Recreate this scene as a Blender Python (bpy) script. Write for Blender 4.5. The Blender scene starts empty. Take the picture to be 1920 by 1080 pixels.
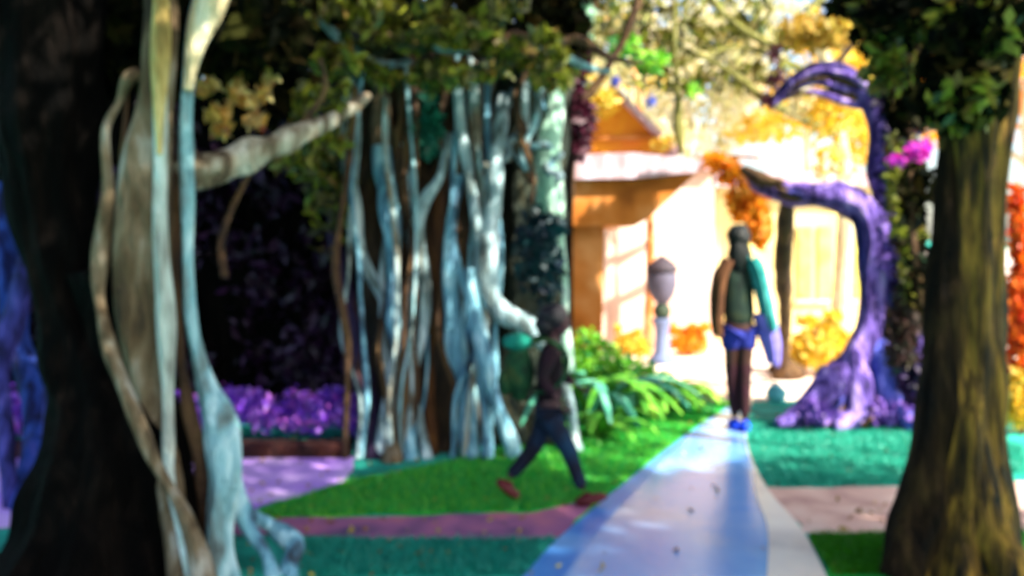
import bpy, bmesh, math, random
import numpy as np
from mathutils import Vector, Matrix, noise
random.seed(7); rng = np.random.default_rng(11)
SC = bpy.context.scene
COL = SC.collection
# ------------------------------------------------------------------ camera
F = 1663.0; HY = 451.0; CAMZ = 1.6
cd = bpy.data.cameras.new('camera'); cam = bpy.data.objects.new('camera', cd); COL.objects.link(cam)
cam.location = (0, 0, CAMZ); cam.rotation_euler = (math.radians(90), 0, 0)
cd.sensor_width = 36; cd.lens = 36*F/1920; cd.shift_y = -(540-HY)/1920
cd.clip_start = 0.05; cd.clip_end = 2000
cd.dof.use_dof = True; cd.dof.focus_distance = 0.6          # the photograph is softly out of focus everywhere
cd.dof.aperture_fstop = (cd.lens/1000)/(0.0052)
SC.camera = cam
# ------------------------------------------------------------------ world, sun, exposure
SUN_EL = math.radians(38); SUN_AZ = math.radians(128)
w = bpy.data.worlds.new('World'); SC.world = w; w.use_nodes = True
nt = w.node_tree; bg = nt.nodes['Background']
sky = nt.nodes.new('ShaderNodeTexSky'); sky.sky_type = 'NISHITA'; sky.sun_disc = False
sky.sun_elevation = SUN_EL; sky.sun_rotation = SUN_AZ; sky.dust_density = 2.0; sky.air_density = 1.0
nt.links.new(sky.outputs[0], bg.inputs[0]); bg.inputs[1].default_value = 0.12
sd = bpy.data.lights.new('sun', 'SUN'); sd.energy = 5.0; sd.angle = math.radians(0.6); sd.color = (1, .93, .8)
sun = bpy.data.objects.new('sun', sd); COL.objects.link(sun)
S = Vector((math.sin(SUN_AZ)*math.cos(SUN_EL), math.cos(SUN_AZ)*math.cos(SUN_EL), math.sin(SUN_EL)))
sun.rotation_euler = S.to_track_quat('Z', 'Y').to_euler(); sun.location = S*30
SC.view_settings.view_transform = 'Standard'; SC.view_settings.look = 'None'
SC.view_settings.gamma = 1; SC.view_settings.exposure = 1.65
SC.cycles.max_bounces = 6; SC.cycles.diffuse_bounces = 4; SC.cycles.transparent_max_bounces = 4
SC.cycles.sample_clamp_indirect = 6

# ------------------------------------------------------------------ helpers
def P(px, py, d): return Vector(((px-960)*d/F, d, CAMZ-(py-HY)*d/F))
def G(px, py, z=0.0):
    d = (CAMZ-z)*F/(py-HY); return Vector(((px-960)*d/F, d, z))
def tag(o, label=None, cat=None, group=None, kind=None):
    if label: o['label'] = label
    if cat: o['category'] = cat
    if group: o['group'] = group
    if kind: o['kind'] = kind
    return o
def thing(name, label, cat, loc=(0,0,0), group=None):
    o = bpy.data.objects.new(name, None); COL.objects.link(o); o.location = loc; o.empty_display_size = .2
    return tag(o, label, cat, group)
def link(name, me, mat, parent=None, smooth=True):
    o = bpy.data.objects.new(name, me); COL.objects.link(o)
    if mat is not None and not me.materials: me.materials.append(mat)
    if parent is not None:
        o.parent = parent; o.location = -Vector(world_loc(parent))
    if smooth: me.polygons.foreach_set('use_smooth', [True]*len(me.polygons))
    return o
def world_loc(o):
    v = Vector(o.location)
    if o.parent: v = v + world_loc(o.parent)
    return v
def mesh(verts, faces):
    me = bpy.data.meshes.new('m'); me.from_pydata([tuple(v) for v in verts], [], faces); me.update(); return me
def rgb(c): return (*c, 1) if len(c) == 3 else c

# ---- materials
def new_mat(name):
    m = bpy.data.materials.new(name); m.use_nodes = True
    return m, m.node_tree, m.node_tree.nodes['Principled BSDF']
def noise_mat(name, cols, scale=6, stretch=(1,1,1), rough=.85, bump=.4, bscale=None, detail=6, dist=.3, spread=(.3,.7), spec=.3, bdist=.02):
    m, t, b = new_mat(name)
    tc = t.nodes.new('ShaderNodeTexCoord'); mp = t.nodes.new('ShaderNodeMapping'); mp.inputs['Scale'].default_value = stretch
    t.links.new(tc.outputs['Object'], mp.inputs[0])
    n = t.nodes.new('ShaderNodeTexNoise'); n.inputs['Scale'].default_value = scale; n.inputs['Detail'].default_value = detail
    n.inputs['Distortion'].default_value = dist
    t.links.new(mp.outputs[0], n.inputs['Vector'])
    r = t.nodes.new('ShaderNodeValToRGB'); e = r.color_ramp.elements
    k = len(cols)
    while len(e) < k: e.new(.5)
    for i, c in enumerate(cols):
        e[i].position = spread[0]+(spread[1]-spread[0])*i/max(1, k-1); e[i].color = rgb(c)
    t.links.new(n.outputs[0], r.inputs[0]); t.links.new(r.outputs[0], b.inputs['Base Color'])
    b.inputs['Roughness'].default_value = rough; b.inputs['Specular IOR Level'].default_value = spec
    if bump:
        n2 = t.nodes.new('ShaderNodeTexNoise'); n2.inputs['Scale'].default_value = bscale or scale*4; n2.inputs['Detail'].default_value = 8
        t.links.new(mp.outputs[0], n2.inputs['Vector'])
        bp = t.nodes.new('ShaderNodeBump'); bp.inputs['Strength'].default_value = bump; bp.inputs['Distance'].default_value = bdist
        t.links.new(n2.outputs[0], bp.inputs['Height']); t.links.new(bp.outputs[0], b.inputs['Normal'])
    return m
def bark(name, cols, **k):
    k.setdefault('scale', 5); k.setdefault('stretch', (2.2,2.2,.55)); k.setdefault('bump', 1.0); k.setdefault('bscale', 16); k.setdefault('bdist', .06); k.setdefault('rough', .8)
    return noise_mat(name, cols, **k)
def leaf_mat(name, cols, trans=.5, rough=.5):
    m, t, b = new_mat(name)
    g = t.nodes.new('ShaderNodeNewGeometry')
    r = t.nodes.new('ShaderNodeValToRGB'); e = r.color_ramp.elements
    while len(e) < len(cols): e.new(.5)
    for i, c in enumerate(cols): e[i].position = i/max(1, len(cols)-1); e[i].color = rgb(c)
    t.links.new(g.outputs['Random Per Island'], r.inputs[0]); t.links.new(r.outputs[0], b.inputs['Base Color'])
    b.inputs['Roughness'].default_value = rough; b.inputs['Specular IOR Level'].default_value = .5 if rough < .8 else .05
    tr = t.nodes.new('ShaderNodeBsdfTranslucent'); t.links.new(r.outputs[0], tr.inputs[0])
    mx = t.nodes.new('ShaderNodeMixShader'); mx.inputs[0].default_value = trans
    t.links.new(b.outputs[0], mx.inputs[1]); t.links.new(tr.outputs[0], mx.inputs[2])
    t.links.new(mx.outputs[0], t.nodes['Material Output'].inputs[0])
    return m
def plain(name, c, rough=.7, spec=.3): return noise_mat(name, [tuple(x*.8 for x in c), c, tuple(min(1,x*1.15) for x in c)], scale=14, bump=.15, rough=rough, spec=spec)

# ---- sweep tube
def cr(pts, n):
    out = []; k = len(pts)
    for i in range(k-1):
        a = pts[max(0,i-1)]; b = pts[i]; c = pts[i+1]; d = pts[min(k-1,i+2)]
        for j in range(n):
            t = j/n
            out.append(.5*((2*b)+(c-a)*t+(2*a-5*b+4*c-d)*t*t+(3*b-a-3*c+d)*t**3))
    out.append(pts[-1]); return out
class MB:
    def __init__(s): s.v = []; s.f = []
    def tube(s, ctrl, seg=14, n=7, lump=.16, flute=0.0, nfl=5, seed=0, wob=.0):
        pts = cr([np.array([*c[:3], c[3]], float) for c in ctrl], n)
        P3 = [Vector(p[:3]) for p in pts]; R = [max(.002, p[3]) for p in pts]
        if wob:
            for i, p in enumerate(P3):
                q = noise.noise_vector(p*2.3+Vector((seed*3.1, 0, 0))); P3[i] = p+q*wob*R[i]*2
        t0 = (P3[1]-P3[0]).normalized(); up = Vector((0,1,0)) if abs(t0.y) < .9 else Vector((1,0,0))
        nrm = (up-t0*up.dot(t0)).normalized(); base = len(s.v); m = len(P3)
        for i in range(m):
            t = (P3[min(m-1,i+1)]-P3[max(0,i-1)]).normalized()
            nrm = (nrm-t*nrm.dot(t)).normalized(); bn = t.cross(nrm)
            for j in range(seg):
                a = 2*math.pi*j/seg; dr = nrm*math.cos(a)+bn*math.sin(a)
                r = R[i]
                q = P3[i]+dr*r
                r *= 1+lump*noise.noise(Vector((q.x*7, q.y*7, q.z*2.5))+Vector((seed,0,0)))*2
                if flute: r *= 1+flute*math.sin(nfl*a+2.5*noise.noise(P3[i]*.8))
                s.v.append(P3[i]+dr*r)
        for i in range(m-1):
            for j in range(seg):
                a = base+i*seg+j; b = base+i*seg+(j+1) % seg
                s.f.append((a, b, b+seg, a+seg))
        s.f.append(tuple(base+j for j in range(seg))[::-1]); s.f.append(tuple(base+(m-1)*seg+j for j in range(seg)))
        return s
    def px(s, c, **k):          # control points given as (photo x, photo y, metres away, radius in photo pixels)
        return s.tube([(*P(a, b, d), r*d/F) for a, b, d, r in c], **k)
    def lathe(s, c, prof, seg=20, sx=1, sy=1):
        base = len(s.v)
        for r, z in prof:
            for j in range(seg):
                a = 2*math.pi*j/seg; s.v.append(Vector((c[0]+r*sx*math.cos(a), c[1]+r*sy*math.sin(a), c[2]+z)))
        for i in range(len(prof)-1):
            for j in range(seg):
                a = base+i*seg+j; b = base+i*seg+(j+1) % seg
                s.f.append((a, b, b+seg, a+seg))
        s.f.append(tuple(base+j for j in range(seg))[::-1]); s.f.append(tuple(base+(len(prof)-1)*seg+j for j in range(seg)))
        return s
    def box(s, c, h, rz=0):
        base = len(s.v); M = Matrix.Rotation(rz, 3, 'Z')
        for x in (-1,1):
            for y in (-1,1):
                for z in (-1,1): s.v.append(Vector(c)+M@Vector((x*h[0], y*h[1], z*h[2])))
        for q in ((0,1,3,2),(4,6,7,5),(0,4,5,1),(2,3,7,6),(0,2,6,4),(1,5,7,3)): s.f.append(tuple(base+i for i in q))
        return s
    def blob(s, c, r, seg=16, rings=10, lump=.15, seed=0, cutz=None):
        base = len(s.v)
        for i in range(rings+1):
            th = math.pi*i/rings
            for j in range(seg):
                a = 2*math.pi*j/seg; d = Vector((math.sin(th)*math.cos(a), math.sin(th)*math.sin(a), math.cos(th)))
                k = 1+lump*noise.noise(d*2+Vector((seed*7.3, 0, 0)))*2
                s.v.append(Vector(c)+Vector((d.x*r[0], d.y*r[1], d.z*r[2]))*k)
        for i in range(rings):
            for j in range(seg):
                a = base+i*seg+j; b = base+i*seg+(j+1) % seg
                s.f.append((a, a+seg, b+seg, b))
        return s
    def build(s, name, mat, parent=None, smooth=True): return link(name, mesh(s.v, s.f), mat, parent, smooth)

def leaves(name, mat, clumps, parent=None, size=.09, aspect=.5, droop=.3, hollow=0.0):
    """clumps: (centre, (rx,ry,rz), count); a folded two-triangle leaf each"""
    C = []
    for c, r, n in clumps:
        u = rng.normal(size=(n,3)); u /= np.linalg.norm(u, axis=1)[:,None]
        k = rng.random(n)**(1/2.2)
        if hollow: k = hollow+(1-hollow)*k
        C.append(np.array(c)+u*k[:,None]*np.array(r))
    C = np.concatenate(C); n = len(C)
    d = rng.normal(size=(n,3)); d[:,2] -= droop*2; d /= np.linalg.norm(d, axis=1)[:,None]
    e = rng.normal(size=(n,3)); e -= (e*d).sum(1)[:,None]*d; e /= np.linalg.norm(e, axis=1)[:,None]
    up = np.cross(d, e); L = size*(.6+.8*rng.random(n))[:,None]; W = L*aspect
    v = np.empty((n,4,3)); v[:,0] = C-d*L/2; v[:,1] = C+e*W/2+up*L*.08; v[:,2] = C+d*L/2; v[:,3] = C-e*W/2+up*L*.08
    i = np.arange(n)*4
    tri = np.stack([np.stack([i,i+1,i+2],1), np.stack([i,i+2,i+3],1)],1).reshape(-1,3)
    me = bpy.data.meshes.new('m'); me.vertices.add(n*4); me.vertices.foreach_set('co', v.reshape(-1))
    me.loops.add(len(tri)*3); me.loops.foreach_set('vertex_index', tri.reshape(-1))
    me.polygons.add(len(tri)); me.polygons.foreach_set('loop_start', np.arange(len(tri))*3)
    me.update(calc_edges=True)
    return link(name, me, mat, parent, smooth=False)
def pxc(px, py, d, rx, ry, n, rd=None):     # clump from photo pixels
    return (P(px, py, d), (rx*d/F, (rd if rd else rx*d/F), ry*d/F), n)
def sheet(name, pts, z, mat, cuts=0, wob=0):
    """a flat ground sheet through photo pixels or metre points"""
    V = []
    for i, p in enumerate(pts):
        q = pts[(i+1) % len(pts)]; L = math.hypot(q.x-p.x, q.y-p.y); n = 1 if (L > 12 or not wob) else max(1, int(L/.08))
        for j in range(n):
            u = j/n; x = p.x+(q.x-p.x)*u; y = p.y+(q.y-p.y)*u
            k = noise.noise_vector(Vector((x*5, y*5, z*900)))*wob; V.append(Vector((x+k.x, y+k.y, z)))
    bm = bmesh.new(); vs = [bm.verts.new(v) for v in V]; f = bm.faces.new(vs); bmesh.ops.triangulate(bm, faces=[f])
    bmesh.ops.recalc_face_normals(bm, faces=bm.faces)
    for fc in bm.faces:
        if fc.normal.z < 0: fc.normal_flip()
    me = bpy.data.meshes.new('m'); bm.to_mesh(me); bm.free()
    o = link(name, me, mat, None, False); o['kind'] = 'structure'; return o
def smooth_line(pts, n=8):
    return [Vector(p) for p in cr([np.array(p, float) for p in pts], n)]

# ------------------------------------------------------------------ ground, lawns, paths
m_teal = noise_mat('teal_shade_grass', [(.0,.16,.12),(.01,.36,.25),(.04,.5,.38)], scale=3, bump=.5, bscale=60)  # lawn in shade: the teal of the shade is put into the colour
m_green = noise_mat('green_grass', [(.0,.24,.02),(.01,.5,.05),(.18,.55,.02)], scale=2.2, bump=.5, bscale=60)
m_path = noise_mat('path_concrete', [(.08,.30,.74),(.2,.42,.78),(.5,.58,.7)], scale=1.1, detail=4, bump=.06, bscale=14, rough=.2, spec=.9)  # blue-lilac of shade is mixed into the concrete colour
m_blue = noise_mat('blue_path_shade', [(.03,.16,.58),(.07,.26,.66),(.16,.36,.7)], scale=2.5, bump=.1, rough=.3, spec=.6)  # path colour as it looks in shade, painted blue
m_cream = noise_mat('cream_path_sun', [(.45,.44,.42),(.7,.66,.6),(.8,.78,.68)], scale=2.5, bump=.1, rough=.35, spec=.5)  # path colour as it looks in sun, painted cream
m_pink = noise_mat('pink_paving', [(.38,.2,.17),(.66,.42,.33),(.75,.55,.44)], scale=3, bump=.2)
m_mag = noise_mat('mauve_paving', [(.1,.06,.14),(.30,.1,.22),(.5,.15,.2)], scale=3, bump=.3)
m_viol = noise_mat('violet_paving', [(.35,.12,.8),(.6,.35,.92),(.88,.66,.95)], scale=1.6, bump=.2)
m_plaza = noise_mat('pale_gravel', [(.8,.5,.38),(.9,.72,.58),(.92,.84,.78)], scale=.8, bump=.3, bscale=30)

gv = []; N = 60
g = MB()
def gz(x, y):      # gentle rise far away only
    r = math.hypot(x, y-6)
    return 0 if r < 14 else .0
for iy, y in enumerate(np.concatenate([np.linspace(-6, 14, 12), np.array([20, 40, 90, 200, 600, 1500])])):
    for x in np.concatenate([[-1500,-400,-80], np.linspace(-12, 12, 12), [80,400,1500]]): g.v.append(Vector((x, y, 0)))
nx = 18
for a in range(17):
    for b in range(nx-1): g.f.append((a*nx+b, a*nx+b+1, (a+1)*nx+b+1, (a+1)*nx+b))
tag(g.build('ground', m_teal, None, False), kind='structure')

Lp = [G(*p) for p in ((560,1500),(880,1180),(985,1080),(1050,1010),(1200,885),(1290,815),(1360,768),(1385,748))]
Rp = [G(*p) for p in ((1415,748),(1402,780),(1402,840),(1440,920),(1500,990),(1548,1080),(1600,1200),(1720,1500))]
Ls = smooth_line(Lp); Rs = smooth_line(Rp)
sheet('path', Ls+Rs, .008, m_path)
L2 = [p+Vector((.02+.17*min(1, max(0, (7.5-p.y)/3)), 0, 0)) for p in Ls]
sheet('path_shade_band', Ls+L2[::-1], .012, m_blue)  # same path surface; band painted with its shade tone
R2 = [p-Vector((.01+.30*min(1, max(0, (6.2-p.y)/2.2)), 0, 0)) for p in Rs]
sheet('path_sun_band', Rs+R2[::-1], .012, m_cream)  # same path surface; band painted with its sunlit tone
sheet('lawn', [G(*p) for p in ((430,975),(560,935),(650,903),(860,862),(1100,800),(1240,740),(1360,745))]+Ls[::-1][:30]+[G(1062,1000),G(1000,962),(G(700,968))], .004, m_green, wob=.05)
sheet('paving_strip', [G(*p) for p in ((430,976),(700,970),(1000,962),(1118,937),(1066,996),(1048,1010),(860,1014),(560,1008),(430,1004))], .006, m_mag, wob=.04)
sheet('cross_path', [G(*p) for p in ((1436,916),(1700,912),(2300,890),(2300,995),(1700,1000),(1504,1000),(1470,956))], .0045, m_pink, wob=.04)
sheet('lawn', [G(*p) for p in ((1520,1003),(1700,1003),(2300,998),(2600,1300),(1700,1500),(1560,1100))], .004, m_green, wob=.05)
sheet('violet_path', [G(*p) for p in ((-200,862),(430,860),(668,858),(650,902),(560,935),(430,970),(300,985),(-300,1000))], .0085, m_viol, wob=.05)
sheet('plaza', [Vector(p) for p in ((.6,8.9,0),(2.6,8.8,0),(6,9.6,0),(70,30,0),(120,160,0),(-60,160,0),(-6,24,0),(.4,12,0))], .006, m_plaza)

# ------------------------------------------------------------------ bark and leaf materials
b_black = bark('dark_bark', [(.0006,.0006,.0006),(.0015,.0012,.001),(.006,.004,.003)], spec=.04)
b_tan = bark('tan_bark', [(.03,.02,.01),(.10,.065,.03),(.2,.15,.09),(.4,.38,.32)])
b_pale = bark('pale_bark', [(.04,.04,.04),(.14,.2,.2),(.36,.52,.56),(.76,.88,.9)], spread=(.28,.68))
b_cyan = bark('grey_blue_bark', [(.03,.04,.05),(.08,.2,.3),(.2,.48,.6),(.55,.82,.9)], spread=(.28,.68))
b_mix = bark('streaked_bark', [(.05,.03,.02),(.25,.2,.13),(.3,.42,.42),(.7,.85,.88)], spread=(.3,.66))
b_brown = bark('brown_bark', [(.02,.01,.006),(.09,.045,.02),(.16,.09,.03)])
b_orange = bark('orange_bark', [(.3,.09,.02),(.62,.22,.06),(.8,.42,.2)])
b_purple = bark('violet_bark', [(.008,.005,.03),(.06,.03,.2),(.22,.13,.55),(.6,.42,.85)], scale=6, spread=(.28,.7))
b_gold = bark('golden_bark', [(.004,.003,.002),(.09,.045,.006),(.3,.16,.02)], scale=7, stretch=(3,3,.4), spread=(.35,.62))
b_crb = bark('cream_brown_bark', [(.05,.03,.015),(.2,.15,.09),(.45,.4,.3),(.7,.68,.58)])
b_cy2 = bark('teal_grey_bark', [(.04,.05,.05),(.15,.22,.22),(.22,.45,.5),(.5,.72,.75)], spread=(.25,.65))
b_strand = bark('pale_strand_bark', [(.2,.2,.17),(.5,.58,.52),(.7,.85,.82)])
b_ind = bark('deep_indigo_bark', [(.001,.001,.01),(.01,.01,.09),(.05,.05,.3),(.15,.12,.5)])
b_gold2 = bark('ochre_bark', [(.12,.08,.02),(.4,.28,.08),(.75,.6,.25)])
b_cream = bark('cream_bark', [(.4,.3,.16),(.7,.6,.35),(.8,.75,.6)])
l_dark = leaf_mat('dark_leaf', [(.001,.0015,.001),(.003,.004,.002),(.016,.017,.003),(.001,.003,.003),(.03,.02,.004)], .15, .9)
l_olive = leaf_mat('olive_leaf', [(.01,.015,.004),(.14,.16,.01),(.32,.36,.03),(.2,.12,.02),(.02,.09,.04)], .4)
l_yell = leaf_mat('yellow_leaf', [(.6,.5,.12),(.75,.38,.06),(.8,.7,.3),(.3,.05,.01)], .5)
l_oran = leaf_mat('orange_leaf', [(.8,.3,.01),(.8,.42,.02),(.75,.2,.01)], .5)
l_gold = leaf_mat('golden_leaf', [(.8,.6,.05),(.8,.45,.02),(.7,.7,.15)], .5)
l_cream = leaf_mat('pale_sunlit_leaf', [(.7,.65,.35),(.8,.75,.55),(.6,.6,.2),(.8,.6,.4)], .4)
l_green = leaf_mat('fresh_leaf', [(.01,.14,.02),(.12,.5,.02),(.35,.65,.03),(.05,.4,.15)], .4)
l_teal = leaf_mat('teal_leaf', [(.01,.12,.08),(.02,.25,.16)], .3)
l_maroon = leaf_mat('maroon_leaf', [(.05,.004,.015),(.09,.01,.03),(.02,.003,.02)], .25)
l_violet = leaf_mat('violet_flower', [(.12,.015,.5),(.24,.05,.7),(.45,.2,.8),(.5,.08,.6)], .35)
l_blue = leaf_mat('blue_leaf', [(.02,.04,.4),(.05,.15,.6),(.12,.08,.5)], .35)
l_pink = leaf_mat('pink_flower', [(.8,.02,.4),(.7,.05,.6),(.5,.05,.7)], .35)
l_red = leaf_mat('red_leaf', [(.8,.1,.01),(.8,.2,.01),(.6,.02,.01)], .4)
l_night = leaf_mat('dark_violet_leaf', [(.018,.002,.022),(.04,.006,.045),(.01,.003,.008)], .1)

# ------------------------------------------------------------------ left foreground banyan
t = thing('banyan_tree', 'huge near-black banyan trunk at the left edge with pale aerial roots hanging down its side', 'tree', P(220,1080,4.25)*1 - Vector((0,0,P(220,1080,4.25).z)))
D = 4.3
MB().px([(418,-300,4.3,40),(400,-60,4.3,34),(388,20,4.28,28),(366,90,4.27,14),(352,170,4.27,9)], seg=18, n=9, lump=.25).build('limb', b_cream, t)
MB().px([(312,-200,4.2,16),(304,-20,4.2,15),(300,100,4.18,14),(298,200,4.17,10),(299,290,4.17,6)], seg=14, n=9, lump=.3).build('aerial_root', b_gold2, t)
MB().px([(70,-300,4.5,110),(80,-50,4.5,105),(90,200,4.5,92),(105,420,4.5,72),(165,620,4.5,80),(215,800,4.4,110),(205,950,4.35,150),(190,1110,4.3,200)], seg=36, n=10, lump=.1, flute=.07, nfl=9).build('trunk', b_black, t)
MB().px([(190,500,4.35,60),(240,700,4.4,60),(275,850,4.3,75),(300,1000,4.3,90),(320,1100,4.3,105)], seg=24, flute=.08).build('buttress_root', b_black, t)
MB().px([(305,-300,4.35,34),(302,-60,4.35,32),(298,150,4.3,33),(276,300,4.3,44),(268,500,4.3,56),(276,650,4.32,50),(292,780,4.3,34),(306,880,4.2,28),(330,990,4.1,26),(345,1100,4.0,30)], seg=30, n=10, lump=.12, flute=.1, nfl=4).build('aerial_root', b_tan, t)
MB().px([(300,120,4.22,10),(300,250,4.2,13),(302,380,4.2,14),(308,520,4.19,17),(314,650,4.2,15),(312,780,4.18,12),(318,880,4.1,10),(340,980,4.0,11),(362,1090,3.95,13)], seg=16, n=10, lump=.3, wob=.2)  .build('aerial_root', b_strand, t)
MB().px([(262,140,4.25,12),(240,150,4.22,13),(225,190,4.25,10),(197,250,4.2,9),(203,370,4.2,11),(192,480,4.2,14),(188,560,4.15,12),(225,720,4.02,14),(285,852,3.98,12),(345,955,3.95,14),(372,1040,3.93,18),(380,1120,3.9,24)], seg=18, n=12, lump=.35, wob=.2).build('aerial_root', b_tan, t)
MB().px([(400,-300,4.4,40),(392,-60,4.4,34),(388,10,4.4,26),(360,110,4.35,15),(350,210,4.3,15),(352,330,4.3,13),(352,500,4.3,10),(362,620,4.3,13),(390,720,4.3,21),(415,800,4.25,26),(424,900,4.2,24),(412,1000,4.2,26),(425,1110,4.15,30)], seg=24, n=12, lump=.28, flute=.15, nfl=4).build('aerial_root', b_cy2, t)
MB().px([(345,200,4.34,9),(336,400,4.34,9),(334,600,4.34,9),(350,760,4.32,12),(380,880,4.3,14),(395,1000,4.3,16),(400,1100,4.2,18)], seg=12, n=10, lump=.3, wob=.3).build('aerial_root', b_brown, t)
MB().px([(238,160,4.3,8),(232,330,4.3,10),(238,520,4.3,10),(244,640,4.3,9),(262,760,4.3,8)], seg=12, n=10, lump=.35, wob=.3).build('aerial_root', b_brown, t)
MB().px([(425,880,4.3,18),(455,950,4.35,15),(505,985,4.5,16),(550,1020,4.4,20),(545,1060,4.32,20),(560,1120,4.2,18)], seg=14, lump=.25).build('surface_root', b_cyan, t)
MB().px([(435,930,4.3,14),(465,985,4.35,13),(500,1040,4.3,13),(515,1110,4.2,15)], seg=14, lump=.25).build('surface_root', b_cyan, t)
MB().px([(345,290,4.38,20),(375,318,4.4,34),(440,300,4.5,30),(510,274,4.6,25),(560,252,4.7,19),(600,236,4.8,15),(640,215,4.95,12),(690,180,5.2,9)], seg=22, n=9, lump=.25, flute=.06).build('limb', b_crb, t)
MB().px([(540,262,4.75,9),(580,215,4.75,6),(610,165,4.75,5),(600,110,4.75,4)], seg=9, lump=.25).build('limb', b_brown, t)
leaves('foliage', l_olive, [pxc(random.uniform(560,680), random.uniform(160,280), 4.95, 20, 18, 26) for _ in range(10)], t, size=.09)
MB().px([(420,520,4.6,8),(415,450,4.7,7),(440,380,4.8,6),(470,320,4.9,5)], seg=10).build('aerial_root', b_brown, t)
# crown over the whole left side; most of it is above the picture
cl = [pxc(random.uniform(375,510), random.uniform(140,265), 4.8, 18, 14, 22) for _ in range(12)]
leaves('foliage', l_yell, cl, t, size=.09)
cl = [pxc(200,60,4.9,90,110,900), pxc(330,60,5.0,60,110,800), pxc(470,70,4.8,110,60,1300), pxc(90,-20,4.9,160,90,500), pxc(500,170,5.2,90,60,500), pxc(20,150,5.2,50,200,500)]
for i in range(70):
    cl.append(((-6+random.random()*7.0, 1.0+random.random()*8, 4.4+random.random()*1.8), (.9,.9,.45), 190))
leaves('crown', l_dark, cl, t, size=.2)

# ------------------------------------------------------------------ violet trunk at the far left edge
t = thing('fig_tree', 'slim blue and violet fig stems at the left picture edge behind the black trunk', 'tree', G(60,960))
MB().px([(30,-200,6.0,30),(15,200,6.0,20),(5,380,6.0,22),(10,520,5.9,38),(25,620,5.9,34),(60,700,5.9,26),(70,800,5.7,30),(60,900,5.5,28),(20,1000,5.2,32)], seg=18, lump=.3).build('trunk', bark('blue_bark', [(.001,.002,.02),(.004,.01,.1),(.02,.07,.4),(.08,.08,.4)]), t)
MB().px([(55,430,5.8,12),(48,520,5.7,18),(30,600,5.7,22),(-10,690,5.6,24),(10,780,5.5,16),(20,960,5.3,14)], seg=14, lump=.25, wob=.3).build('aerial_root', b_ind, t)
MB().px([(95,660,5.6,14),(98,760,5.5,14),(85,850,5.4,15),(45,940,5.3,17),(20,1010,5.1,18)], seg=14, lump=.25, wob=.3).build('aerial_root', b_ind, t)
leaves('crown', l_dark, [pxc(0,-60,6,200,120,900)], t, size=.15)

# ------------------------------------------------------------------ dark hedge and flower bed behind
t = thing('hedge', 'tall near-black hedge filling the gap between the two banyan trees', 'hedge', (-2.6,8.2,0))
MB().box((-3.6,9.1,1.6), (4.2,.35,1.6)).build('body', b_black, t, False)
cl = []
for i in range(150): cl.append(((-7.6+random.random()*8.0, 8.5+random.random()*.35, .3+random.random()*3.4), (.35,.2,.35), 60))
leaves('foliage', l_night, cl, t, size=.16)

o = leaves('flower_bed', l_violet, [((-4.6+3.45*i/59+random.random()*.1, 6.9+random.random()*.35, .16+random.random()*.16), (.16,.14,.13), 90) for i in range(60)], size=.07, droop=-.2)
tag(o, 'bright purple bed of flowers in front of the tall dark hedge', 'flower bed', kind='stuff')
k = MB().box((-2.95,6.58,.05), (1.75,.09,.055)); o = k.build('kerb', bark('dark_red_kerb', [(.012,.001,.001),(.03,.004,.002),(.06,.012,.004)]), None, False)
tag(o, 'low dark red-brown kerb along the front of the purple flower bed', 'kerb')

# ------------------------------------------------------------------ middle banyan
t = thing('banyan_tree', 'pale blue-grey banyan of many twisting stems on the green lawn behind the walking child', 'tree', G(820,850))
def root(c, m, seed=0, name='aerial_root', **k):
    k.setdefault('seg', 14); k.setdefault('n', 8); k.setdefault('lump', .2); k.setdefault('wob', .35)
    c = [(a, b, d, r*(.8 if name == 'aerial_root' else 1)) for a, b, d, r in c]
    return MB().px(c, seed=seed, **k).build(name, m, t)
MB().px([(790,60,7.6,150),(780,200,7.6,145),(785,380,7.55,125),(800,560,7.4,105),(815,700,7.2,95),(815,800,7.2,98),(815,880,7.15,108)], seg=36, n=9, lump=.15, flute=.16, nfl=7).build('trunk', bark('umber_bark', [(.006,.005,.003),(.04,.022,.01),(.09,.045,.015)]), t)
MB().px([(990,60,7.6,90),(990,320,7.6,60),(990,480,7.5,60),(980,600,7.4,58),(960,700,7.3,60),(960,840,7.1,80)], seg=30, lump=.15, flute=.12, nfl=6).build('trunk', bark('moss_bark', [(.004,.008,.006),(.02,.03,.02),(.05,.045,.02)]), t)
root([(700,20,7.0,14),(655,130,6.9,15),(640,230,6.9,13),(652,330,6.8,13),(672,440,6.8,14),(700,520,6.8,14),(722,570,6.8,12),(738,640,6.75,10),(728,740,6.7,12),(712,870,6.5,16)], b_pale, 1)
root([(720,60,7,26),(718,200,7,24),(716,300,6.9,24)], b_tan, 2)
root([(722,280,6.9,20),(724,350,6.8,24),(735,440,6.7,20),(740,520,6.7,18),(738,600,6.7,19),(762,680,6.7,20),(768,760,6.65,17),(772,870,6.5,20)], b_cyan, 3)
root([(765,640,6.7,14),(755,720,6.65,18),(742,800,6.6,20),(735,880,6.45,26)], b_tan, 4)
root([(615,60,7.3,30),(610,250,7.3,22),(630,400,7.2,18),(640,520,7.1,20),(670,640,7.0,24),(690,760,6.9,28),(700,880,6.5,34)], bark('plum_bark', [(.01,.004,.02),(.03,.015,.06),(.08,.035,.01)]), 5)
root([(845,250,6.8,10),(828,330,6.7,11),(795,385,6.7,13),(785,440,6.7,14),(795,560,6.7,14),(788,650,6.7,12),(776,720,6.7,12),(790,800,6.6,11),(800,872,6.5,14)], b_pale, 6)
root([(832,330,6.9,12),(818,450,6.9,15),(815,600,6.9,15),(808,720,6.8,16),(805,870,6.6,18)], bark('rust_bark', [(.03,.01,.003),(.1,.035,.01),(.16,.06,.01)]), 7)
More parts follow.
